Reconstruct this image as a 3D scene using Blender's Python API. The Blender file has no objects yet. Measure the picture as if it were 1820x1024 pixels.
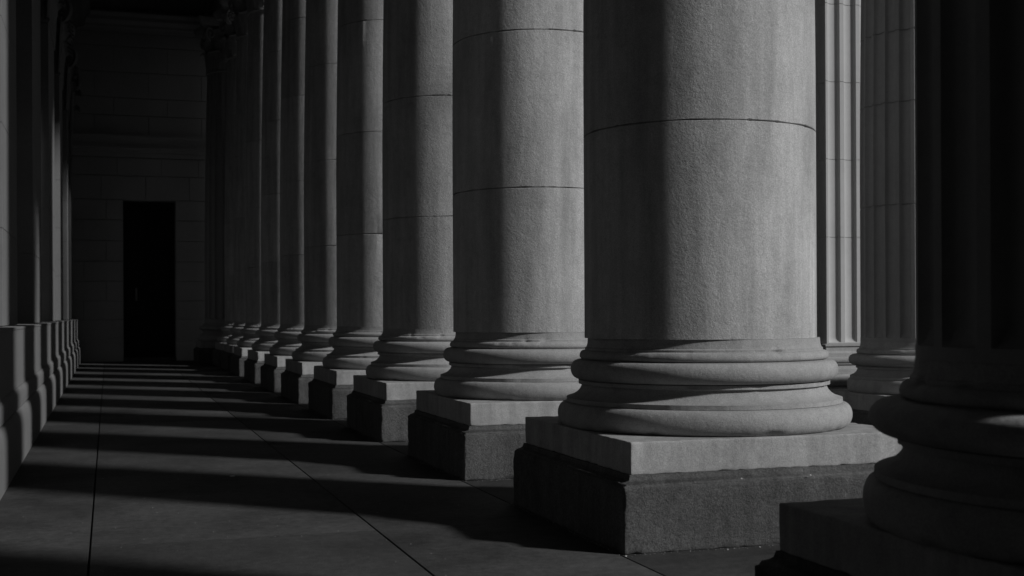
import bpy, bmesh, math, random
from mathutils import Vector, noise
R = math.radians
scene = bpy.context.scene
C = scene.collection

# ------------------------------------------------------------------ camera
cam_data = bpy.data.cameras.new('camera')
cam = bpy.data.objects.new('camera', cam_data)
C.objects.link(cam)
scene.camera = cam
cam.location = (0, 0, 1.5)
cam.rotation_mode = 'YXZ'
YAW = 0.312755
from mathutils import Matrix
m = Matrix.Rotation(-YAW, 4, 'Z') @ Matrix.Rotation(R(90), 4, 'X') @ Matrix.Rotation(-0.005, 4, 'Z')
m.translation = cam.location
cam.matrix_world = m
cam_data.sensor_width = 36
cam_data.lens = 2220 / 1820 * 36
cam_data.shift_y = (557.66 - 512) / 1820
cam_data.clip_start = 0.05
cam_data.clip_end = 3000
cam_data.dof.use_dof = True
cam_data.dof.focus_distance = 10.0
cam_data.dof.aperture_fstop = 3.2

# ------------------------------------------------------------------ light
SUN_EL = R(30.5)
AZ = R(42)                                   # rays travel towards (-cos, +sin)
ray = Vector((-math.cos(AZ) * math.cos(SUN_EL), math.sin(AZ) * math.cos(SUN_EL), -math.sin(SUN_EL)))
sun_data = bpy.data.lights.new('sun', 'SUN')
sun_data.energy = 5.0
sun_data.angle = R(4.0)
sun_data.color = (1, 1, 1)
sun = bpy.data.objects.new('sun', sun_data)
C.objects.link(sun)
sun.rotation_euler = ray.to_track_quat('-Z', 'Y').to_euler()

world = bpy.data.worlds.new('World')
scene.world = world
world.use_nodes = True
wn, wl = world.node_tree.nodes, world.node_tree.links
wn.clear()
sky = wn.new('ShaderNodeTexSky')
sky.sky_type = 'NISHITA'
sky.sun_disc = False
sky.sun_elevation = SUN_EL
sky.sun_rotation = math.atan2(-ray.x, -ray.y)
bw = wn.new('ShaderNodeSeparateColor')       # black and white photograph taken through a red filter
sky.air_density = 0.5; sky.dust_density = 0.3
bg = wn.new('ShaderNodeBackground')
bg.inputs['Strength'].default_value = 0.05
wo = wn.new('ShaderNodeOutputWorld')
wl.new(sky.outputs[0], bw.inputs[0]); wl.new(bw.outputs[0], bg.inputs['Color']); wl.new(bg.outputs[0], wo.inputs['Surface'])

scene.view_settings.view_transform = 'Standard'
scene.view_settings.look = 'None'
scene.view_settings.exposure = -0.95
scene.view_settings.gamma = 1
scene.view_settings.use_curve_mapping = False

# ------------------------------------------------------------------ materials
def stone(name, base, var=0.12, grain=0.25, streak=0.0, rough=0.9, bump=0.35, gscale=220, speck=0.0, blot=1.3, pits=0.0, tone=False, stain=0.0):
    mt = bpy.data.materials.new(name)
    mt.use_nodes = True
    n, l = mt.node_tree.nodes, mt.node_tree.links
    n.clear()
    out = n.new('ShaderNodeOutputMaterial')
    bs = n.new('ShaderNodeBsdfPrincipled')
    bs.inputs['Roughness'].default_value = rough
    bs.inputs['Specular IOR Level'].default_value = 0.25
    l.new(bs.outputs[0], out.inputs[0])
    geo = n.new('ShaderNodeNewGeometry')
    def ns(scale, detail, rough_=0.6, vec=None, dist=0.0):
        t = n.new('ShaderNodeTexNoise')
        t.inputs['Scale'].default_value = scale
        t.inputs['Detail'].default_value = detail
        t.inputs['Roughness'].default_value = rough_
        t.inputs['Distortion'].default_value = dist
        l.new(vec or geo.outputs['Position'], t.inputs['Vector'])
        return t.outputs['Fac']
    def mr(v, lo, hi, a=0.25, b=0.75):
        r = n.new('ShaderNodeMapRange')
        r.inputs['From Min'].default_value = a; r.inputs['From Max'].default_value = b
        r.inputs['To Min'].default_value = lo; r.inputs['To Max'].default_value = hi
        l.new(v, r.inputs['Value'])
        return r.outputs[0]
    def mul(a, b):
        k = n.new('ShaderNodeMath'); k.operation = 'MULTIPLY'
        l.new(a, k.inputs[0])
        if isinstance(b, float): k.inputs[1].default_value = b
        else: l.new(b, k.inputs[1])
        return k.outputs[0]
    def add(a, b):
        k = n.new('ShaderNodeMath'); k.operation = 'ADD'
        l.new(a, k.inputs[0]); l.new(b, k.inputs[1])
        return k.outputs[0]
    big = ns(blot, 6, 0.62, dist=0.4)
    mid = ns(14, 5, 0.65)
    fine = ns(gscale, 3, 0.7)
    v = mr(big, 1 - var, 1 + var)
    v = mul(v, mr(mid, 1 - var * .6, 1 + var * .6))
    v = mul(v, mr(fine, 1 - grain, 1 + grain))
    if streak:
        mp = n.new('ShaderNodeMapping'); mp.vector_type = 'POINT'
        mp.inputs['Scale'].default_value = (1, 1, 0.09)
        l.new(geo.outputs['Position'], mp.inputs['Vector'])
        st = ns(7, 5, 0.65, mp.outputs[0])
        v = mul(v, mr(st, 1 - streak, 1 + streak * .5, .3, .65))
    if speck:
        vo = n.new('ShaderNodeTexVoronoi'); vo.inputs['Scale'].default_value = 95
        l.new(geo.outputs['Position'], vo.inputs['Vector'])
        sp = n.new('ShaderNodeSeparateColor'); l.new(vo.outputs['Color'], sp.inputs[0])
        v = mul(v, mr(sp.outputs[0], 1 - speck, 1 + speck, 0, 1))
    if stain:
        s1 = mr(ns(2.3, 8, .72, dist=1.2), 0.0, 1.0, .50, .68)
        s2 = mr(ns(9.0, 6, .7, dist=.6), 1 - stain, 1.0, .38, .60)
        mx = n.new('ShaderNodeMix'); mx.data_type = 'FLOAT'
        mx.inputs[2].default_value = 1.0
        l.new(s1, mx.inputs[0]); l.new(s2, mx.inputs[3])
        v = mul(v, mx.outputs[0])
    if tone:
        at = n.new('ShaderNodeAttribute'); at.attribute_name = 'tone'
        v = mul(v, at.outputs['Fac'])
    base_n = n.new('ShaderNodeValue'); base_n.outputs[0].default_value = base
    v = mul(v, base_n.outputs[0])
    cc = n.new('ShaderNodeCombineColor')
    for i in range(3): l.new(v, cc.inputs[i])
    l.new(cc.outputs[0], bs.inputs['Base Color'])
    hgt = add(mul(fine, 0.0022), mul(mid, 0.006))
    if pits:
        pn = ns(38, 6, 0.75)
        hgt = add(hgt, mul(mr(pn, 0.0, 1.0, .35, .6), pits * .004))
    b1 = n.new('ShaderNodeBump')
    b1.inputs['Strength'].default_value = bump
    b1.inputs['Distance'].default_value = 1.0
    l.new(hgt, b1.inputs['Height'])
    l.new(b1.outputs[0], bs.inputs['Normal'])
    return mt

M_shaft = stone('shaft_limestone', .475, var=.15, grain=.34, streak=.26, bump=.6, pits=.6, tone=True, stain=.22, gscale=120)
M_base = stone('base_limestone', .36, var=.18, grain=.3, bump=.5, pits=.5, stain=.25, gscale=130)
M_plinth = stone('plinth_limestone', .365, var=.18, grain=.28, streak=.22, bump=.5, pits=.4, stain=.28, gscale=130)
M_granite = stone('base_granite', .10, var=.28, grain=.35, bump=.8, speck=.22, gscale=150, pits=1.0, streak=.25, stain=.35)
M_fluted = stone('fluted_limestone', .34, var=.10, grain=.12, bump=.3)
M_pier = stone('pier_limestone', .46, var=.06, grain=.12, bump=.3)
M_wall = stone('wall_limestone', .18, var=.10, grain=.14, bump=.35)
M_end = stone('end_wall_stone', .46, var=.10, grain=.12, bump=.3, blot=.7)
M_floor = stone('floor_flagstone', .058, var=.5, grain=.5, bump=.45, blot=.8, rough=.8, tone=True, pits=.5, stain=.42, gscale=130)
M_mortar = stone('mortar', .03, var=.1, grain=.2)
M_ground = stone('forecourt_paving', .06, var=.15, grain=.2, blot=.3)
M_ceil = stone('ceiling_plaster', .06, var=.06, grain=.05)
M_door = stone('door_bronze', .02, var=.1, grain=.1, rough=.45, bump=.05)
M_brass = stone('door_brass', .35, var=.1, grain=.1, rough=.3, bump=.05)
M_chip = stone('pale_chip', .55, var=.05, grain=.05)

# ------------------------------------------------------------------ helpers
def obj(name, bm, mat, parent=None, smooth=None, loc=None):
    me = bpy.data.meshes.new(name)
    bmesh.ops.recalc_face_normals(bm, faces=bm.faces)
    bm.to_mesh(me); bm.free()
    me.materials.append(mat)
    if smooth is not None:
        me.shade_smooth()
        me.set_sharp_from_angle(angle=R(smooth))
    o = bpy.data.objects.new(name, me)
    C.objects.link(o)
    if parent: o.parent = parent
    if loc: o.location = loc
    return o
def thing(name, label, cat, loc=(0, 0, 0), group=None):
    o = bpy.data.objects.new(name, None)
    C.objects.link(o)
    o.location = loc
    o.empty_display_size = .3
    o['label'] = label; o['category'] = cat
    if group: o['group'] = group
    return o
def struct(o):
    o['kind'] = 'structure'
    return o
def box(bm, x0, x1, y0, y1, z0, z1, bev=0.0):
    r = bmesh.ops.create_cube(bm, size=1)
    vs = r['verts']
    for v in vs:
        v.co = Vector(((x0 + x1) / 2 + v.co.x * (x1 - x0), (y0 + y1) / 2 + v.co.y * (y1 - y0), (z0 + z1) / 2 + v.co.z * (z1 - z0)))
    if bev:
        es = list({e for v in vs for e in v.link_edges})
        bmesh.ops.bevel(bm, geom=es, offset=bev, segments=2, affect='EDGES', profile=.6)
def lathe(bm, prof, seg=144):
    rings = []
    for r, z in prof:
        rings.append([bm.verts.new((r * math.cos(2 * math.pi * i / seg), r * math.sin(2 * math.pi * i / seg), z)) for i in range(seg)])
    for a, b in zip(rings, rings[1:]):
        for i in range(seg):
            j = (i + 1) % seg
            bm.faces.new((a[i], a[j], b[j], b[i]))
    bm.faces.new(rings[0][::-1]); bm.faces.new(rings[-1])
def loop_stack(bm, loops, cap=True):
    rings = [[bm.verts.new(p) for p in lp] for lp in loops]
    k = len(rings[0])
    for a, b in zip(rings, rings[1:]):
        for i in range(k):
            j = (i + 1) % k
            bm.faces.new((a[i], a[j], b[j], b[i]))
    if cap:
        bm.faces.new(rings[0][::-1]); bm.faces.new(rings[-1])
def arc(r0, z0, r1, z1, bulge_r, n=12, p=1.0):
    """torus-like bulge between two rims; bulge_r is the widest radius"""
    out = []
    for i in range(n + 1):
        t = math.pi * i / n
        w = math.sin(t) ** p
        rim = r0 + (r1 - r0) * (1 - math.cos(t)) / 2
        z = z0 + (z1 - z0) * (1 - math.cos(t)) / 2
        out.append((rim + (bulge_r - (r0 + r1) / 2) * w, z))
    return out
def worn_box(hx, hy, z0, z1, seed, rnd=.012, step=.045, amp=.0015, edge_amp=.006, top_wash=None):
    """a stone block with slightly rounded, chipped arrises and a faintly uneven face"""
    bm = bmesh.new()
    nx = max(2, int(2 * hx / step)); ny = max(2, int(2 * hy / step)); nz = max(2, int((z1 - z0) / step))
    def coords(h, n):   # a few tight rows near the edges
        a = [-h, -h + rnd * .4, -h + rnd, -h + rnd * 2.2]
        mid = [-h + rnd * 2.2 + (2 * h - 4.4 * rnd) * i / n for i in range(1, n)]
        return a + mid + [-q for q in a[::-1]]
    X, Y = coords(hx, nx), coords(hy, ny)
    hz = (z1 - z0) / 2; zc = (z0 + z1) / 2
    Z = coords(hz, nz)
    cache = {}
    def V(x, y, z):
        key = (round(x, 6), round(y, 6), round(z, 6))
        if key not in cache:
            # round the arrises
            p = Vector((x, y, z)); q = Vector((max(-hx + rnd, min(hx - rnd, x)), max(-hy + rnd, min(hy - rnd, y)), max(-hz + rnd, min(hz - rnd, z))))
            d = p - q
            if d.length > 1e-9:
                p = q + d.normalized() * min(d.length, rnd)
            s = Vector((x + seed * 7.3, y - seed * 3.1, z + seed))
            ed = sorted([hx - abs(x), hy - abs(y), hz - abs(z)])[1]
            w = max(0, 1 - ed / .05)
            cx = noise.noise(s * 9) ; ch = noise.noise(s * 26)
            inward = amp * noise.noise(s * 5) + w * edge_amp * (max(0, ch + .1) ** 1.3 * 2 + .3 * cx)
            nrm = Vector((x / hx, y / hy, z / hz))
            nrm = Vector([c ** 9 for c in nrm])
            if nrm.length > 1e-6: p -= nrm.normalized() * inward
            p.z += zc
            cache[key] = bm.verts.new(p)
        return cache[key]
    def grid(A, B, f, flip):
        for i in range(len(A) - 1):
            for j in range(len(B) - 1):
                q = [f(A[i], B[j]), f(A[i + 1], B[j]), f(A[i + 1], B[j + 1]), f(A[i], B[j + 1])]
                if len({id(k) for k in q}) == 4:
                    try: bm.faces.new(q[::-1] if flip else q)
                    except ValueError: pass
    grid(X, Z, lambda a, b: V(a, -hy, b), False)
    grid(X, Z, lambda a, b: V(a, hy, b), True)
    grid(Y, Z, lambda a, b: V(-hx, a, b), True)
    grid(Y, Z, lambda a, b: V(hx, a, b), False)
    grid(X, Y, lambda a, b: V(a, b, hz), False)
    grid(X, Y, lambda a, b: V(a, b, -hz), True)
    return bm
def rect_profile(bm, hx, hy, prof, cx=0, cy=0):
    """mitred moulding around a rectangle: prof = (offset, z)"""
    loops = []
    for o, z in prof:
        loops.append([(cx - hx - o, cy - hy - o, z), (cx + hx + o, cy - hy - o, z), (cx + hx + o, cy + hy + o, z), (cx - hx - o, cy + hy + o, z)])
    loop_stack(bm, loops)
def fluted_ring(rad, N, depth, z, wfil=.24, ph=0.0, per=10):
    pts = []
    for k in range(N):
        a0 = 2 * math.pi * k / N + ph; da = 2 * math.pi / N
        for i in range(2):
            a = a0 + da * wfil * i / 2
            pts.append((rad * math.cos(a), rad * math.sin(a), z))
        for i in range(per):
            t = i / per
            a = a0 + da * wfil + da * (1 - wfil) * t
            w = math.sqrt(max(0, 1 - (2 * t - 1) ** 2))
            r = rad - depth * w
            pts.append((r * math.cos(a), r * math.sin(a), z))
    return pts

def leaf(bm, base, out, up, side, w, h, curl, rows=9, cols=7):
    """an acanthus leaf that rises and rolls forward, with lobed edges"""
    g = []
    for i in range(rows + 1):
        t = i / rows
        if t < .7:
            y = h * t * 1.12; z = curl * .25 * t
        else:
            q = (t - .7) / .3
            y = h * (.784 + .216 * math.sin(q * 2.6)); z = curl * (.175 + .8 * (1 - math.cos(q * 2.6)) / 1.85)
        lobe = 1 + .16 * math.sin(t * 21)
        ww = w * (.62 + .5 * math.sin(t * 2.6)) * lobe * (1 - .55 * max(0, t - .75) / .25)
        row = []
        for j in range(cols + 1):
            s = 2 * j / cols - 1
            rib = .10 * curl * (1 - abs(s)) + .06 * curl * math.cos(s * 9)
            p = base + up * y + out * (z + rib) + side * (s * ww / 2)
            row.append(bm.verts.new(p))
        g.append(row)
    for i in range(rows):
        for j in range(cols):
            bm.faces.new((g[i][j], g[i][j + 1], g[i + 1][j + 1], g[i + 1][j]))
def volute(bm, center, out, side_up, rad, thick):
    """spiral scroll in the plane (out, up)"""
    up = Vector((0, 0, 1)); nrm = out.cross(up).normalized()
    prev = None
    n = 34
    for i in range(n + 1):
        t = i / n
        a = -math.pi * .5 + t * 2 * math.pi * 1.6
        rr = rad * (1 - .78 * t)
        c = center + out * (rr * math.cos(-a)) + up * (rr * math.sin(-a) * -1)
        k = rad * .17 * (1 - .4 * t)
        dirr = (c - center).normalized()
        ring = [bm.verts.new(c + dirr * k + nrm * thick), bm.verts.new(c + dirr * k - nrm * thick), bm.verts.new(c - dirr * k - nrm * thick * .9), bm.verts.new(c - dirr * k + nrm * thick * .9)]
        if prev:
            for q in range(4):
                bm.faces.new((prev[q], prev[(q + 1) % 4], ring[(q + 1) % 4], ring[q]))
        prev = ring
    # eye
    r = bmesh.ops.create_icosphere(bm, subdivisions=2, radius=rad * .28)
    for v in r['verts']: v.co = v.co + center
def round_capital(z0, z1, r):
    bm = bmesh.new()
    H = z1 - z0
    lathe(bm, [(r, z0), (r * 1.06, z0 + .02), (r * 1.06, z0 + .06), (r * .98, z0 + .08), (r * .97, z0 + H * .5), (r * 1.08, z0 + H * .78), (r * 1.25, z0 + H * .88)], 72)
    for row, (zz, hh, off, ww) in enumerate([(.08, .40, 0, .56), (.08, .66, math.pi / 8, .5)]):
        for k in range(8):
            a = k * math.pi / 4 + off
            o = Vector((math.cos(a), math.sin(a), 0)); s = Vector((-math.sin(a), math.cos(a), 0))
            leaf(bm, o * r * .99 + Vector((0, 0, z0 + zz)), o, Vector((0, 0, 1)), s, ww * r / .75, hh * H, .3 * r)
    for k in range(4):
        a = k * math.pi / 2 + math.pi / 4
        o = Vector((math.cos(a), math.sin(a), 0))
        volute(bm, o * r * 1.36 + Vector((0, 0, z0 + H * .78)), o, None, H * .14, .055)
    for k in range(4):
        a = k * math.pi / 2
        o = Vector((math.cos(a), math.sin(a), 0))
        volute(bm, o * r * 1.12 + Vector((0, 0, z0 + H * .83)), Vector((-o.y, o.x, 0)), None, H * .08, .05)
    return bm
def abacus(z0, z1, r):
    bm = bmesh.new()
    def lp(s, z):
        pts = []
        for k in range(4):
            a = k * math.pi / 2
            ca, sa = math.cos(a), math.sin(a)
            for i in range(9):
                t = -1 + 2 * i / 8
                x = r * s * (1.12 + .26 * t * t); y = r * s * t * 1.30
                pts.append((x * ca - y * sa, x * sa + y * ca, z))
        return pts
    loop_stack(bm, [lp(.97, z0), (lp(1.0, z0 + .05)), lp(1.02, z0 + .07), lp(1.06, z1 - .06), lp(1.07, z1)])
    return bm

BASE = ([(.98, .688)] + arc(.985, .690, .985, .860, 1.058, 16, .8) + [(.992, .863), (.992, .893), (.978, .897)] +
        [(.945, .908), (.915, .926), (.893, .95), (.882, .973), (.882, .985), (.904, .990), (.904, 1.016), (.888, 1.020)] +
        arc(.888, 1.022, .893, 1.164, .962, 14, .8) + [(.872, 1.168)] + arc(.872, 1.170, .862, 1.232, .896, 9, .8) +
        [(.856, 1.235), (.856, 1.250), (.846, 1.256), (.839, 1.28), (.8357, 1.32)])
RS = .8357
def rad_at(z, top=9.15, r0=RS):
    if z < 3.2: return r0
    t = (z - 3.2) / (top - 3.2)
    return r0 * (1 - .13 * t ** 1.5)

FBASE = [(r + (.05 if 1.022 < z < 1.166 else 0) * max(0, (r - .885)) / .077 - (.022 if .69 < z < .86 else 0) * max(0, (r - .985)) / .073, z) for r, z in BASE]
def base_parts(root, seed, s=1.0, block=True, prof=None, dx=0.0, bx=0.0):
    """granite block, plinth slab and moulded base of a round column"""
    H = 1.042
    if block:
        bm = worn_box(H + .0774, H + .0774, -.004, .425, seed, rnd=.016, amp=.002, edge_amp=.012)
        # sloping weathered shoulder up to the slab
        rect_profile(bm, H, H, [(.060, .4215), (.052, .436), (.028, .446), (.016, .456), (.008, .484)])
        obj('base_block', bm, M_granite, root, 40, (bx, 0, 0))
    z0 = .482
    obj('plinth', worn_box(H, H, z0, .690, seed + 3.7, rnd=.009, amp=.0012, edge_amp=.008), M_plinth, root, 40, (bx, 0, 0))
    bm = bmesh.new()
    lathe(bm, prof or BASE, 256)
    lips = (.877, 1.004, 1.23, .70, 1.243)
    for v in bm.verts:
        rr = math.hypot(v.co.x, v.co.y)
        if rr < .5: continue
        p = Vector((v.co.x * 3 + seed * 9, v.co.y * 3, v.co.z * 3))
        near = min(abs(v.co.z - q) for q in lips)
        ch = max(0, noise.noise(p * 3.4) - .22) * .055 * max(0, 1 - near / .03)
        k = 1 + (.0016 * noise.noise(p * .9) - ch) / rr
        v.co.x *= k; v.co.y *= k
    obj('base_moulding', bm, M_base, root, 32, (dx * .45, 0, 0))

def smooth_column(x, y, joints, seed, label, group, dx=0.0):
    root = thing('stone_column', label, 'column', (x, y, 0), group)
    base_parts(root, seed, dx=dx)
    prof = [(RS, 1.321)]
    z = 1.321
    for jz in joints:
        steps = max(1, int((jz - z) / .35))
        for i in range(1, steps):
            zz = z + (jz - z) * i / steps
            prof.append((rad_at(zz), zz))
        r = rad_at(jz)
        prof += [(r, jz - .009), (r - .003, jz - .0055), (r - .022, jz - .004), (r - .022, jz + .004), (r - .003, jz + .0055), (r, jz + .009)]
        z = jz + .009
    for i in range(1, 5):
        zz = z + (9.10 - z) * i / 4
        prof.append((rad_at(zz), zz))
    bm = bmesh.new()
    lathe(bm, prof, 192)
    for v in bm.verts:      # ragged, slightly shifted drum joints
        for jz in joints:
            d = v.co.z - jz
            if abs(d) < .0125:
                a = math.atan2(v.co.y, v.co.x)
                q = Vector((math.cos(a) * 2.2 + seed * 5, math.sin(a) * 2.2, jz))
                f_ = noise.noise(q * 9)
                op = .75 + .9 * noise.noise(q * 2.1) + 2.6 * max(0, f_ - .32)
                v.co.z = jz + d * max(.35, op) + .0035 * noise.noise(q * 1.3)
                break
    sh = obj('shaft', bm, M_shaft, root, 30)
    sh.rotation_euler.z = seed
    rg = random.Random(int(seed * 100)); tn = [rg.uniform(.90, 1.06) for _ in range(9)]
    set_tone(sh, lambda c: tn[sum(1 for j in joints if c.z > j)])
    sh.location.x = dx
    rt = rad_at(9.1)
    cp = obj('capital', round_capital(9.101, 10.60, rt), M_base, root, 40, (dx, 0, 0))
    obj('abacus', abacus(10.50, 10.74, rt), M_base, cp, 40)
    return root

def fluted_column(x, y, N, ph, label, sc=1.0, floor_block=True, mat=None, top=9.1, joints=(), bx=0.0, scz=None):
    root = thing('fluted_column', label, 'column', (x, y, 0), 'fluted columns of the end pavilions')
    root.scale = (sc, sc, scz or sc)
    base_parts(root, x, prof=FBASE, bx=bx)
    bm = bmesh.new()
    L = [fluted_ring(RS, N, 0.0, 1.321, ph=ph), fluted_ring(RS, N, 0.0, 1.372, ph=ph)]
    for i in range(1, 7):
        t = i / 6
        L.append(fluted_ring(RS, N, .062 * math.sin(t * math.pi / 2), 1.372 + .085 * (1 - math.cos(t * math.pi / 2)), ph=ph))
    zs = [(1.46, 0)]
    z = 1.5
    for jz in joints:
        for k in range(1, 4): zs.append((z + (jz - .01 - z) * k / 3, 0))
        zs += [(jz - .006, .02), (jz + .006, .02), (jz + .01, 0)]
        z = jz + .01
    for k in range(1, 9): zs.append((z + (top - z) * k / 8, 0))
    for zz, dd in zs[1:]:
        f = rad_at(zz) / RS
        L.append(fluted_ring(RS * f - dd, N, .062 * f, zz, ph=ph))
    loop_stack(bm, L)
    obj('shaft', bm, mat or M_fluted, root, 28)
    rt = rad_at(9.1)
    cp = obj('capital', round_capital(top + .001, top + 1.5, rt), M_base, root, 40)
    obj('abacus', abacus(top + 1.4, top + 1.64, rt), M_base, cp, 40)
    return root

def set_tone(o, fn):
    """each separate stone (drum, flag) has a colour of its own"""
    at = o.data.attributes.new('tone', 'FLOAT', 'FACE')
    at.data.foreach_set('value', [fn(p.center) for p in o.data.polygons])

# ------------------------------------------------------------------ the setting
# forecourt ground reaching the horizon
bm = bmesh.new()
box(bm, -1500, 1500, -1500, 1500, -1.35, -1.05)
struct(obj('ground', bm, M_ground))

# porch floor: bedding sheet + large flagstones with open joints
bm = bmesh.new()
box(bm, -2.4, 15.0, -12, 52, -.60, -.022)
struct(obj('floor_bedding', bm, M_mortar))
bm = bmesh.new()
xs = [-2.4, -.118, 1.77, 3.015, 5.30, 7.2, 9.1, 11.0, 13.0, 15.0]
rng = random.Random(4)
G_ = .0065
for i in range(len(xs) - 1):
    ys = [-12.0]
    if i in (0, 1):
        ys += [-4.0, 2.2, 8.57, 18.2, 28.4, 38.6, 52]
    elif i == 2:
        ys += [-5.5, 1.0, 6.2, 14.6, 24.3, 34.2, 52]
    else:
        while ys[-1] < 48: ys.append(ys[-1] + 3.4)
        ys.append(52.5)
    for a, b in zip(ys, ys[1:]):
        dz = rng.uniform(-.0012, .0012)
        gx = G_ if i else G_
        # one transverse joint near the camera is tight, like the photograph
        box(bm, xs[i] + gx, xs[i + 1] - gx, a + .0025, b - .0025, -.06, dz, bev=.004)
fl = struct(obj('floor', bm, M_floor, smooth=40))
# one tone per flagstone: group faces by connected stone
def stone_tones(o):
    me = o.data
    par = list(range(len(me.vertices)))
    def find(a):
        while par[a] != a:
            par[a] = par[par[a]]; a = par[a]
        return a
    for e in me.edges:
        a, b = find(e.vertices[0]), find(e.vertices[1])
        if a != b: par[a] = b
    rg = random.Random(12); t = {}
    at = me.attributes.new('tone', 'FLOAT', 'FACE')
    vals = []
    for p in me.polygons:
        r_ = find(p.vertices[0])
        if r_ not in t: t[r_] = rg.uniform(.86, 1.12)
        vals.append(t[r_])
    at.data.foreach_set('value', vals)
stone_tones(fl)
# steps on the open side
bm = bmesh.new()
for k in range(6):
    box(bm, 14.9 + .36 * k, 15.0 + .36 * (k + 1), -30, 60, -1.2, -.17 * k - .004 - .17, bev=.01)
st = obj('entrance_steps', bm, M_ground, smooth=40)
st['label'] = 'wide stone steps descending from the open side of the porch floor'; st['category'] = 'steps'

# ceiling of the walk
bm = bmesh.new()
box(bm, -2.3, 5.6, -12, 43.6, 12.25, 12.6)
for k in range(14):
    y = -9.5 + 3.374 * k + .6
    box(bm, -1.4, 3.2, y, y + .7, 11.85, 12.26, bev=.02)
struct(obj('ceiling', bm, M_ceil))

# ------------------------------------------------------------------ wall on the left
wall = thing('porch_wall', 'long grey stone wall with pilasters, ledge and rounded base along the left side', 'wall', (-1.1, 0, 0))
WX = -1.1
def wobj(name, bm, mat, smooth=None, parent=None):
    o = obj(name, bm, mat, parent or wall, smooth)
    return o
def extrude_y(bm, prof, y0, y1):
    """prof (x,z) closed loop -> prism along y (x relative to the wall origin)"""
    a = [bm.verts.new((x - WX, y0, z)) for x, z in prof]
    b = [bm.verts.new((x - WX, y1, z)) for x, z in prof]
    n = len(prof)
    for i in range(n):
        j = (i + 1) % n
        bm.faces.new((a[i], a[j], b[j], b[i]))
    bm.faces.new(a); bm.faces.new(b[::-1])
# recessed masonry behind the pilasters, coursed
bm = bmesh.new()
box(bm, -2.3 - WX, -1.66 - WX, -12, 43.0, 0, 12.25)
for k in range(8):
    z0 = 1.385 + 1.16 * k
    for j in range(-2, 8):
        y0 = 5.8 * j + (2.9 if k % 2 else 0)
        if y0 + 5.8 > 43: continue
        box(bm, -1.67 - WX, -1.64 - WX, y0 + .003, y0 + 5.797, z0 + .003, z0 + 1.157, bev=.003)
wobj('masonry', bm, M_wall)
# rounded foot course
bm = bmesh.new()
foot = [(-2.2, 0), (-.843, 0), (-.840, .10), (-.840, .36), (-.844, .43), (-.853, .48), (-.868, .515), (-.888, .534), (-2.2, .536)]
y = -12.0
k = 0
while y < 43:
    y1 = min(43, y + 2.95)
    extrude_y(bm, foot, y + .002, y1 - .002); y = y1
wobj('foot_course', bm, M_wall, 35)
bm = bmesh.new()
mould = [(-2.2, .538), (-.897, .538), (-.880, .552), (-.878, .60), (-.878, .69), (-.884, .715), (-.898, .738), (-.908, .744), (-.908, .752), (-2.2, .752)]
y = -10.4
while y < 43:
    y1 = min(43, y + 2.95)
    extrude_y(bm, mould, y + .002, y1 - .002); y = y1
wobj('base_moulding', bm, M_wall, 35)
bm = bmesh.new()
dado = [(-2.2, .754), (-.912, .754), (-.918, .80), (-.918, 1.352), (-.912, 1.358), (-.912, 1.379), (-.92, 1.384), (-2.2, 1.390)]
y = -11.2
while y < 43:
    y1 = min(43, y + 5.8)
    extrude_y(bm, dado, y + .002, y1 - .002); y = y1
wobj('dado', bm, M_wall, 35)
# pilasters
def pil_capital(w, z0, z1):
    bm = bmesh.new()
    H = z1 - z0
    rect_profile(bm, .26, w / 2, [(0, z0), (.03, z0 + .03), (.03, z0 + .07), (0, z0 + .09), (.0, z0 + H * .6), (.07, z0 + H * .82), (.14, z0 + H * .88)], -.26, 0)
    rng = random.Random(3)
    o = Vector((1, 0, 0)); s = Vector((0, 1, 0)); up = Vector((0, 0, 1))
    n = 4
    for k in range(n):
        yy = (-.5 + (k + .5) / n) * w
        leaf(bm, Vector((.0, yy, z0 + .08)), o, up, s, w / n * 1.05, H * .42, .26)
    for k in range(n + 1):
        yy = (-.5 + k / n) * w * .94
        leaf(bm, Vector((.0, yy, z0 + .08)), o, up, s, w / n * .95, H * .70, .30)
    for sg in (-1, 1):
        for kk, hh in ((0, .42), (1, .70)):
            leaf(bm, Vector((-.2 + .08 * kk, sg * w / 2, z0 + .08)), Vector((0, sg, 0)), up, o, .34, H * hh, .24)
        d = Vector((.7, sg * .7, 0)).normalized()
        volute(bm, Vector((.10, sg * (w / 2 + .10), z0 + H * .80)), d, None, H * .13, .05)
    volute(bm, Vector((.10, -.16, z0 + H * .82)), s, None, H * .08, .04)
    volute(bm, Vector((.10, .16, z0 + H * .82)), s, None, H * .08, .04)
    rect_profile(bm, .30, w / 2 + .08, [(0, z1 - H * .11), (.03, z1 - H * .08), (.05, z1 - .05), (.06, z1)], -.26, 0)
    return bm
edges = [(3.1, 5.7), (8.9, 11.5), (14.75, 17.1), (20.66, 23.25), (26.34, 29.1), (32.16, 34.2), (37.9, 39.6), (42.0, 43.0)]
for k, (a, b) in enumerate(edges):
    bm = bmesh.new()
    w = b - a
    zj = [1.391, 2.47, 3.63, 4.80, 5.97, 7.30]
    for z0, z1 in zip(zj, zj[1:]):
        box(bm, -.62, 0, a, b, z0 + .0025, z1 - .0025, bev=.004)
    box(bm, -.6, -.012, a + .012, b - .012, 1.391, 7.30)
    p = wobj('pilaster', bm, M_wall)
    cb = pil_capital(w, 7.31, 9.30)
    c = obj('capital', cb, M_wall, p, 40, (0, (a + b) / 2, 0))
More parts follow.
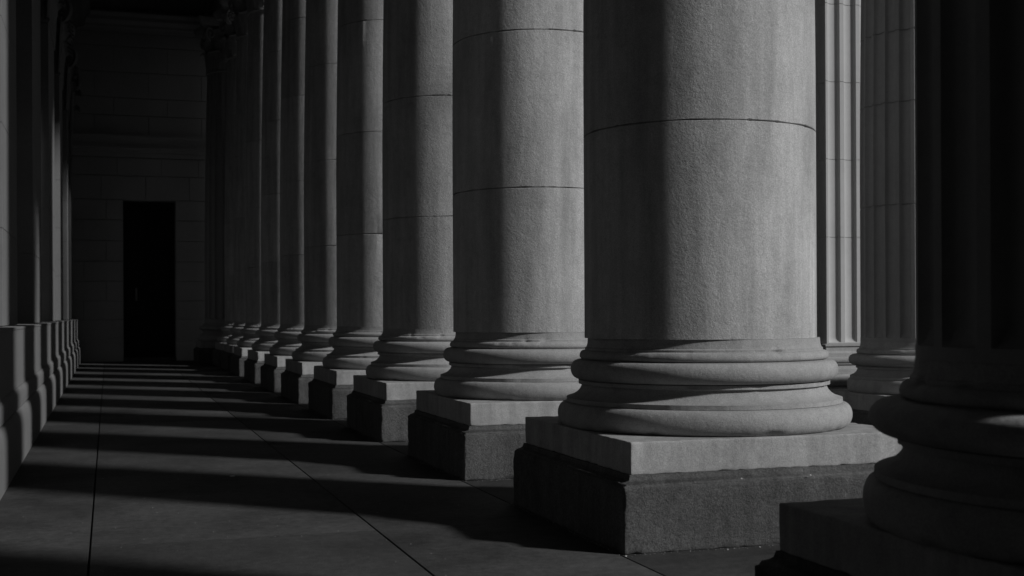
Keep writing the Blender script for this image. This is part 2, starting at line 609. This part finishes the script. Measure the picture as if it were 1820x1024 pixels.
# entablature of the wall
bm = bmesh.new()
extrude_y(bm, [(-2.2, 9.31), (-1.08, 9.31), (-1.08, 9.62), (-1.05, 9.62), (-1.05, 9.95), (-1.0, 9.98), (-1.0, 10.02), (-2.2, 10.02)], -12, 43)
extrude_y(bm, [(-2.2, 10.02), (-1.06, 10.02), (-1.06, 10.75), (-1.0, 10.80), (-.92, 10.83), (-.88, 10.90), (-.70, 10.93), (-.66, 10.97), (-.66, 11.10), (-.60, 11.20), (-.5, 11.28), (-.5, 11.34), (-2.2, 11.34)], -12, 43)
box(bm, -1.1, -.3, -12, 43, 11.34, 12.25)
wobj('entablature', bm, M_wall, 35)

# ------------------------------------------------------------------ end wall with the dark doorway
EY = 43.0
ew = thing('end_wall', 'dark coursed stone wall with a tall black doorway closing the far end', 'wall', (0, EY, 0))
DX0, DX1, DZ = .475, 2.155, 5.31
bm = bmesh.new()
# backing, in three pieces round the opening
box(bm, -1.7, DX0 + .01, .05, .9, 0, 12.25); box(bm, DX1 - .01, 8.0, .05, .9, 0, 12.25); box(bm, DX0, DX1, .052, .9, DZ - .01, 12.25)
zs = [1.355, 1.98, 2.63, 3.28, 3.96, 4.645, 5.31, 6.10, 6.70]
rng = random.Random(9)
for k, (z0, z1) in enumerate(zip(zs, zs[1:])):
    cuts = [-1.66] + ([-.05] if k % 2 else [.0 - .75]) + [DX0]
    if z0 >= DZ - .01:
        cuts = [-1.66, -.2 + .5 * (k % 2), 1.2 + .5 * (k % 2), 2.6 + .3 * (k % 2), 4.4, 6.2, 8]
        segs = list(zip(cuts, cuts[1:]))
    else:
        segs = list(zip(cuts, cuts[1:])) + [(DX1, 3.1 + .5 * (k % 2)), (3.1 + .5 * (k % 2), 5.2), (5.2, 8)]
    for x0, x1 in segs:
        box(bm, x0 + .008, x1 - .008, 0, .07, z0 + .012, z1 - .012, bev=.008)
for k, (z0, z1) in enumerate([(7.42, 8.08), (8.08, 8.66), (8.66, 9.5), (9.5, 10.35), (10.35, 10.8)]):
    cuts = [-1.66, -.4 + .6 * (k % 2), 1.3 + .6 * (k % 2), 3.0 + .5 * (k % 2), 5.0, 8]
    for x0, x1 in zip(cuts, cuts[1:]):
        box(bm, x0 + .008, x1 - .008, 0, .07, z0 + .012, z1 - .012, bev=.008)
obj('masonry', bm, M_end, ew)
def band(name, prof, x0, x1):
    bm = bmesh.new()
    a = [bm.verts.new((x0, -yo, z)) for yo, z in prof]; b = [bm.verts.new((x1, -yo, z)) for yo, z in prof]
    n = len(prof)
    for i in range(n):
        j = (i + 1) % n
        bm.faces.new((a[i], a[j], b[j], b[i]))
    bm.faces.new(a); bm.faces.new(b[::-1])
    return bm
sc_prof = [(-.06, 6.702), (.09, 6.705), (.09, 6.84), (.16, 6.86), (.16, 6.96), (.22, 6.98), (.22, 7.04), (.10, 7.06), (.10, 7.16), (.20, 7.28), (.34, 7.33), (.34, 7.40), (-.06, 7.418)]
obj('string_course', band('s', sc_prof, -1.66, 8), M_end, ew, 35)
co = [(-.06, 10.802), (.05, 10.81), (.06, 10.92), (.12, 10.96), (.12, 11.04), (.2, 11.12), (.3, 11.15), (.3, 11.26), (.38, 11.36), (.38, 11.42), (-.06, 11.42)]
obj('cornice', band('s', co, -1.66, 8), M_end, ew, 35)
for x0, x1 in ((-1.66, DX0), (DX1, 8)):
    o = obj('base_course', band('s', [(-.06, 0), (.14, 0), (.14, .50), (.11, .56), (.06, .60), (.06, .76), (.04, .78), (.04, 1.32), (.02, 1.353), (-.06, 1.353)], x0, x1), M_end, ew, 35)
bm = bmesh.new()
for x0, x1, z0, z1 in ((DX0 + .01, DX0 + .09, 0, DZ - .02), (DX1 - .09, DX1 - .01, 0, DZ - .02), (DX0 + .09, DX1 - .09, DZ - .10, DZ - .02)):
    box(bm, x0, x1, .52, .75, z0, z1, bev=.012)
obj('door_frame', bm, M_door, ew)
bm = bmesh.new()
box(bm, DX0 + .005, DX1 - .005, -.12, .72, .002, .10, bev=.012)
obj('threshold', bm, M_granite, ew)
# door deep in its opening
bm = bmesh.new()
box(bm, DX0 - .05, DX1 + .05, .72, .80, 0, DZ + .02)
for r in range(4):
    for c in range(2):
        x0 = DX0 + .10 + c * .80; z0 = .25 + r * 1.24
        box(bm, x0, x0 + .66, .69, .73, z0, z0 + 1.06, bev=.02)
dr = obj('door', bm, M_door, ew)
bm = bmesh.new()
box(bm, DX0 + .40, DX0 + .46, .655, .69, 2.0, 2.42, bev=.012)
r = bmesh.ops.create_uvsphere(bm, u_segments=16, v_segments=10, radius=.045)
for v in r['verts']: v.co += Vector((DX0 + .43, .63, 2.18))
obj('handle', bm, M_brass, dr, 40)

# ------------------------------------------------------------------ the colonnade
CXc = 4.1525
first = [7.142, 10.79, 14.371, 17.75, 21.08, 24.35, 27.65, 31.05, 34.02, 36.97]
names = ['nearest smooth round column, brightly lit down its right side, on a big square plinth',
         'second smooth column, partly hidden behind the nearest bright one',
         'third smooth column counting back from the nearest bright one',
         'fourth smooth column counting back from the nearest bright one',
         'fifth smooth column counting back, a narrow lit strip on its right',
         'sixth smooth column counting back from the nearest bright one',
         'seventh smooth column counting back, fourth from the far end of the smooth row',
         'eighth smooth column counting back, third from the far end of the smooth row',
         'ninth smooth column counting back, second from the far end of the smooth row',
         'tenth and farthest smooth column, beside the black fluted column at the far end']
for k, y0 in enumerate(first):
    js = [2.785, 4.42, 6.0, 7.6] if k == 0 else [2.69, 4.20 - .02 * (k % 3), 5.85, 7.40]
    smooth_column(CXc, y0 + 1.12, js, 1.3 + .77 * k, names[k], 'smooth columns of the colonnade', -.045 if k < 2 else 0.0)
fluted_column(3.683, 3.678, 20, R(5), 'dark fluted column in the right foreground, out of focus and in shadow', joints=(5.2, 7.0), bx=.075)
fluted_column(3.70, .15, 20, R(5), 'added fluted column beside the camera, outside the view to the right, blocking sky light', joints=(5.2, 7.0))  # added out of view to screen the foreground column from the sky
fluted_column(3.75, 40.62, 20, R(7), 'black fluted column with leafy capital in front of the far end wall', joints=(4.6, 7.0))
fluted_column(8.585, 11.85, 24, R(3), 'dim fluted column with a cracked joint, standing outside beyond the bright nearest column', sc=.741, scz=.885, joints=(3.0, 4.25, 5.12, 7.2), top=10.3)
fluted_column(12.5, 8.33, 24, R(0), 'added fluted column outside the view to the right, shading the dim outer one', sc=.741, scz=.885, joints=(3.0, 4.25, 5.12, 7.2), top=10.3)  # unseen column added sunward so its shadow covers the outer fluted one
ck = thing('plinth_shade_block', 'added low stone block, out of view, shading the plinth of the outer fluted column', 'block', (9.70, 9.95, 0))  # unseen block added to throw shade on the outer column's plinth
bm = bmesh.new()
rect_profile(bm, 1.42, .36, [(.03, 0), (.03, .2), (0, .22), (0, 1.2), (.04, 1.22), (.04, 1.35)])
obj('block', bm, M_base, ck)
ck = thing('pier_shade_block', 'added low block, hidden behind the outer fluted column, shading the foot of the square pier', 'block', (10.35, 13.3, 0))  # hidden block added so the pier's plinth stays in shade
bm = bmesh.new()
rect_profile(bm, 1.1, .12, [(.02, 0), (.02, .2), (0, .22), (0, 1.02), (.03, 1.04), (.03, 1.15)])
obj('block', bm, M_base, ck)

# ------------------------------------------------------------------ square fluted pier outside
pier = thing('fluted_pier', 'bright square pier with fluted faces behind the dim fluted column', 'pillar', (9.285, 14.49, 0))
hw, hd = .365, .25
bm = worn_box(hw + .19, hd + .19, 0, .53, 5.5, rnd=.01)
obj('plinth', bm, M_plinth, pier, 40)
bm = bmesh.new()
pr = [(.17, .531)] + [(.17 + .055 * math.sin(t * math.pi / 8), .535 + .17 * (1 - math.cos(t * math.pi / 8)) / 2) for t in range(0, 9)]
pr += [(.15, .71), (.15, .732), (.10, .745), (.07, .77), (.065, .80), (.09, .82), (.09, .838)]
pr += [(.09 + .035 * math.sin(t * math.pi / 6), .84 + .085 * (1 - math.cos(t * math.pi / 6)) / 2) for t in range(0, 7)]
pr += [(.075, .927), (.075, .96), (.045, .965), (.03, .99), (.03, 1.045), (.05, 1.055), (.05, 1.08), (.0, 1.09)]
rect_profile(bm, hw, hd, pr)
obj('base_moulding', bm, M_base, pier, 30)
bm = bmesh.new()
def pier_loop(z, dep, inset=0):
    pts = []
    for side in range(4):
        ha, hb = (hw - inset, hd - inset) if side % 2 == 0 else (hd - inset, hw - inset)
        N = 3 if side % 2 == 0 else 2
        f = .26
        a = side * math.pi / 2
        ca, sa = math.cos(a), math.sin(a)
        for k in range(N):
            for i in range(16):
                t = i / 16
                u = -ha + 2 * ha * (k + t) / N
                tt = (t - f / 2) / (1 - f)
                w = math.sqrt(max(0, 1 - (2 * tt - 1) ** 2)) if 0 < tt < 1 else 0
                x, y = u, -hb + dep * w
                pts.append((x * ca - y * sa, x * sa + y * ca, z))
    return pts
D_ = .052
L = [pier_loop(1.091, 0)]
for i in range(0, 6):
    t = i / 5
    L.append(pier_loop(1.10 + .07 * (1 - math.cos(t * math.pi / 2)), D_ * math.sin(t * math.pi / 2)))
for jz in (2.48, 3.50, 4.52, 5.54, 6.56, 8.0):
    L += [pier_loop(jz - .004, D_), pier_loop(jz - .002, D_, .008), pier_loop(jz + .002, D_, .008), pier_loop(jz + .004, D_)]
L.append(pier_loop(9.3, D_))
loop_stack(bm, L)
obj('shaft', bm, M_pier, pier, 25)
bm = bmesh.new()
rect_profile(bm, hw, hd, [(0, 9.301), (.04, 9.33), (.04, 9.38), (0, 9.4), (0, 10.3), (.1, 10.5), (.16, 10.55), (.18, 10.75)])
for sd in range(4):
    a = sd * math.pi / 2
    o = Vector((math.cos(a), math.sin(a), 0)); q = Vector((-math.sin(a), math.cos(a), 0))
    ho, hs = (hw, hd) if sd % 2 == 0 else (hd, hw)
    for k in range(2):
        leaf(bm, o * ho + q * ((k - .5) * hs) + Vector((0, 0, 9.38)), o, Vector((0, 0, 1)), q, hs * .95, .6, .22)
    volute(bm, o * (ho + .08) + q * (hs + .05) + Vector((0, 0, 10.3)), (o + q).normalized(), None, .16, .05)
obj('capital', bm, M_base, pier, 40)
# beam carried by pier and outer column, and the row's own entablature
def entab(name, label, x0, x1, y0, y1, z0):
    t = thing(name, label, 'beam', ((x0 + x1) / 2, (y0 + y1) / 2, z0), None)
    hx, hy = (x1 - x0) / 2, (y1 - y0) / 2
    bm = bmesh.new()
    rect_profile(bm, hx, hy, [(0, 0), (0, .34), (.03, .345), (.03, .72), (.07, .76), (.07, .82)])
    obj('architrave', bm, M_wall, t, 35)
    bm = bmesh.new()
    rect_profile(bm, hx, hy, [(0, .821), (0, 1.5), (.08, 1.56), (.3, 1.62), (.55, 1.66), (.55, 1.86), (.7, 2.0), (.7, 2.06)])
    obj('cornice', bm, M_wall, t, 35)
entab('colonnade_beam', 'heavy stone beam running along the tops of the smooth columns', 3.15, 5.05, -12, 42.9, 10.745)
entab('pavilion_beam', 'short stone beam on top of the outer fluted column and square pier', 8.05, 8.95, 11.3, 14.8, 10.76)

# unseen tower, added to keep the sun off the far end of the walk
fw = thing('shade_tower', 'added plain stone tower, unseen off to the right, shading the far end of the walk', 'tower', (21.35, 26.2, -1.05))
fw.rotation_euler.z = R(-42)
bm = bmesh.new()
rect_profile(bm, 2.6, 2.6, [(.2, 0), (.2, 1.0), (.1, 1.2), (.1, 2.4), (0, 2.5), (0, 12.0), (.12, 12.1), (.12, 12.5), (0, 12.6), (0, 26.5), (.15, 26.6), (.15, 27.6), (.6, 27.9), (.6, 28.4)])
obj('masonry', bm, M_wall, fw, 35)
for sd in range(4):
    for zz in (4.5, 14.5, 19.5):
        for xx in (-1.1, 1.1):
            bm = bmesh.new()
            box(bm, xx - .6, xx + .6, -2.66, -2.5, zz - .2, zz + 3.2, bev=.02)
            w_ = obj('window', bm, M_base, fw); w_.rotation_euler.z = sd * math.pi / 2
            bm = bmesh.new()
            box(bm, xx - .45, xx + .45, -2.68, -2.6, zz, zz + 3.0)
            obj('pane', bm, M_door, w_)

# unseen wall behind the camera, added to cut sky light in the walk
nw = thing('sky_block_wall', 'added plain coursed stone wall behind the camera, blocking sky light from the walk', 'wall', (1.6, -5.0, 0))
bm = bmesh.new()
box(bm, -4.0, 9.0, -.9, -.05, 0, 12.25)
for k in range(10):
    for j in range(8):
        x0 = -4.0 + 1.8 * j - (.9 if k % 2 else 0)
        box(bm, max(-4, x0) + .003, min(9, x0 + 1.8) - .003, -.06, 0, .005 + 1.2 * k, 1.195 + 1.2 * k, bev=.004)
obj('masonry', bm, M_wall, nw)

# ------------------------------------------------------------------ small litter
def chip(name, x, y, z, sx, sy, sz, seed, label, cat, rot=0.0, group=None):
    bm = bmesh.new()
    r = bmesh.ops.create_icosphere(bm, subdivisions=2, radius=1)
    for v in r['verts']:
        k = 1 + .45 * noise.noise(v.co * 1.7 + Vector((seed, 0, seed)))
        v.co = Vector((v.co.x * sx * k, v.co.y * sy * k, max(-.6, v.co.z) * sz * k + sz * .6))
    o = obj(name, bm, M_chip, None, 30, (x, y, z))
    o.rotation_euler.z = rot
    o['label'] = label; o['category'] = cat
    if group: o['group'] = group
chip('paper_scrap', 1.092, 11.847, .001, .028, .018, .004, 1, 'tiny white paper scrap lying alone on the open floor of the walk', 'litter', .3)
chip('stone_chip', 3.84, 7.135, .437, .006, .005, .005, 2, 'small white chip on the dark base block ledge, left of the two pale specks', 'chip', 0, 'pale chips by the nearest column')
chip('stone_chip', 4.34, 7.133, .437, .008, .006, .005, 3, 'small white chip on the dark base block ledge, right of the two pale specks', 'chip', .6, 'pale chips by the nearest column')
chip('stone_chip', 3.716, 7.09, .001, .006, .005, .004, 4, 'white crumb on the floor against the nearest dark base block, the left one', 'chip', .2, 'pale chips by the nearest column')
chip('stone_chip', 3.95, 7.10, .001, .006, .006, .004, 5, 'white crumb on the floor against the nearest dark base block, the right one', 'chip', .9, 'pale chips by the nearest column')
chip('stone_chip', 3.025, 7.10, .001, .007, .005, .005, 6, 'white crumb on the floor at the corner of the nearest dark base block', 'chip', .5, 'pale chips by the nearest column')

# grit and dust crumbs gathered along the feet of the blocks
bm = bmesh.new()
rng = random.Random(77)
def crumb(x, y, r, z=.001):
    q = bmesh.ops.create_icosphere(bm, subdivisions=1, radius=r)
    sx, sy, sz = rng.uniform(.6, 1.5), rng.uniform(.6, 1.5), rng.uniform(.35, .8)
    for v in q['verts']:
        v.co = Vector((x + v.co.x * sx, y + v.co.y * sy, z + r * .3 + v.co.z * sz))
for y0 in first[:4]:
    yb = y0
    for k in range(170):
        if rng.random() < .6:
            crumb(3.03 + rng.random() * 2.24, yb - .004 - abs(rng.gauss(0, .022)), rng.uniform(.0012, .0048))
        else:
            crumb(3.03 - .004 - abs(rng.gauss(0, .022)), yb + rng.random() * 2.24, rng.uniform(.0012, .0045))
for k in range(260):
    crumb(rng.uniform(-.7, 3.0), rng.uniform(6.5, 16), rng.uniform(.001, .0035))
g = obj('grit', bm, M_base, None)
g['kind'] = 'stuff'; g['label'] = 'fine pale grit scattered on the floor and along the block feet'; g['category'] = 'grit'
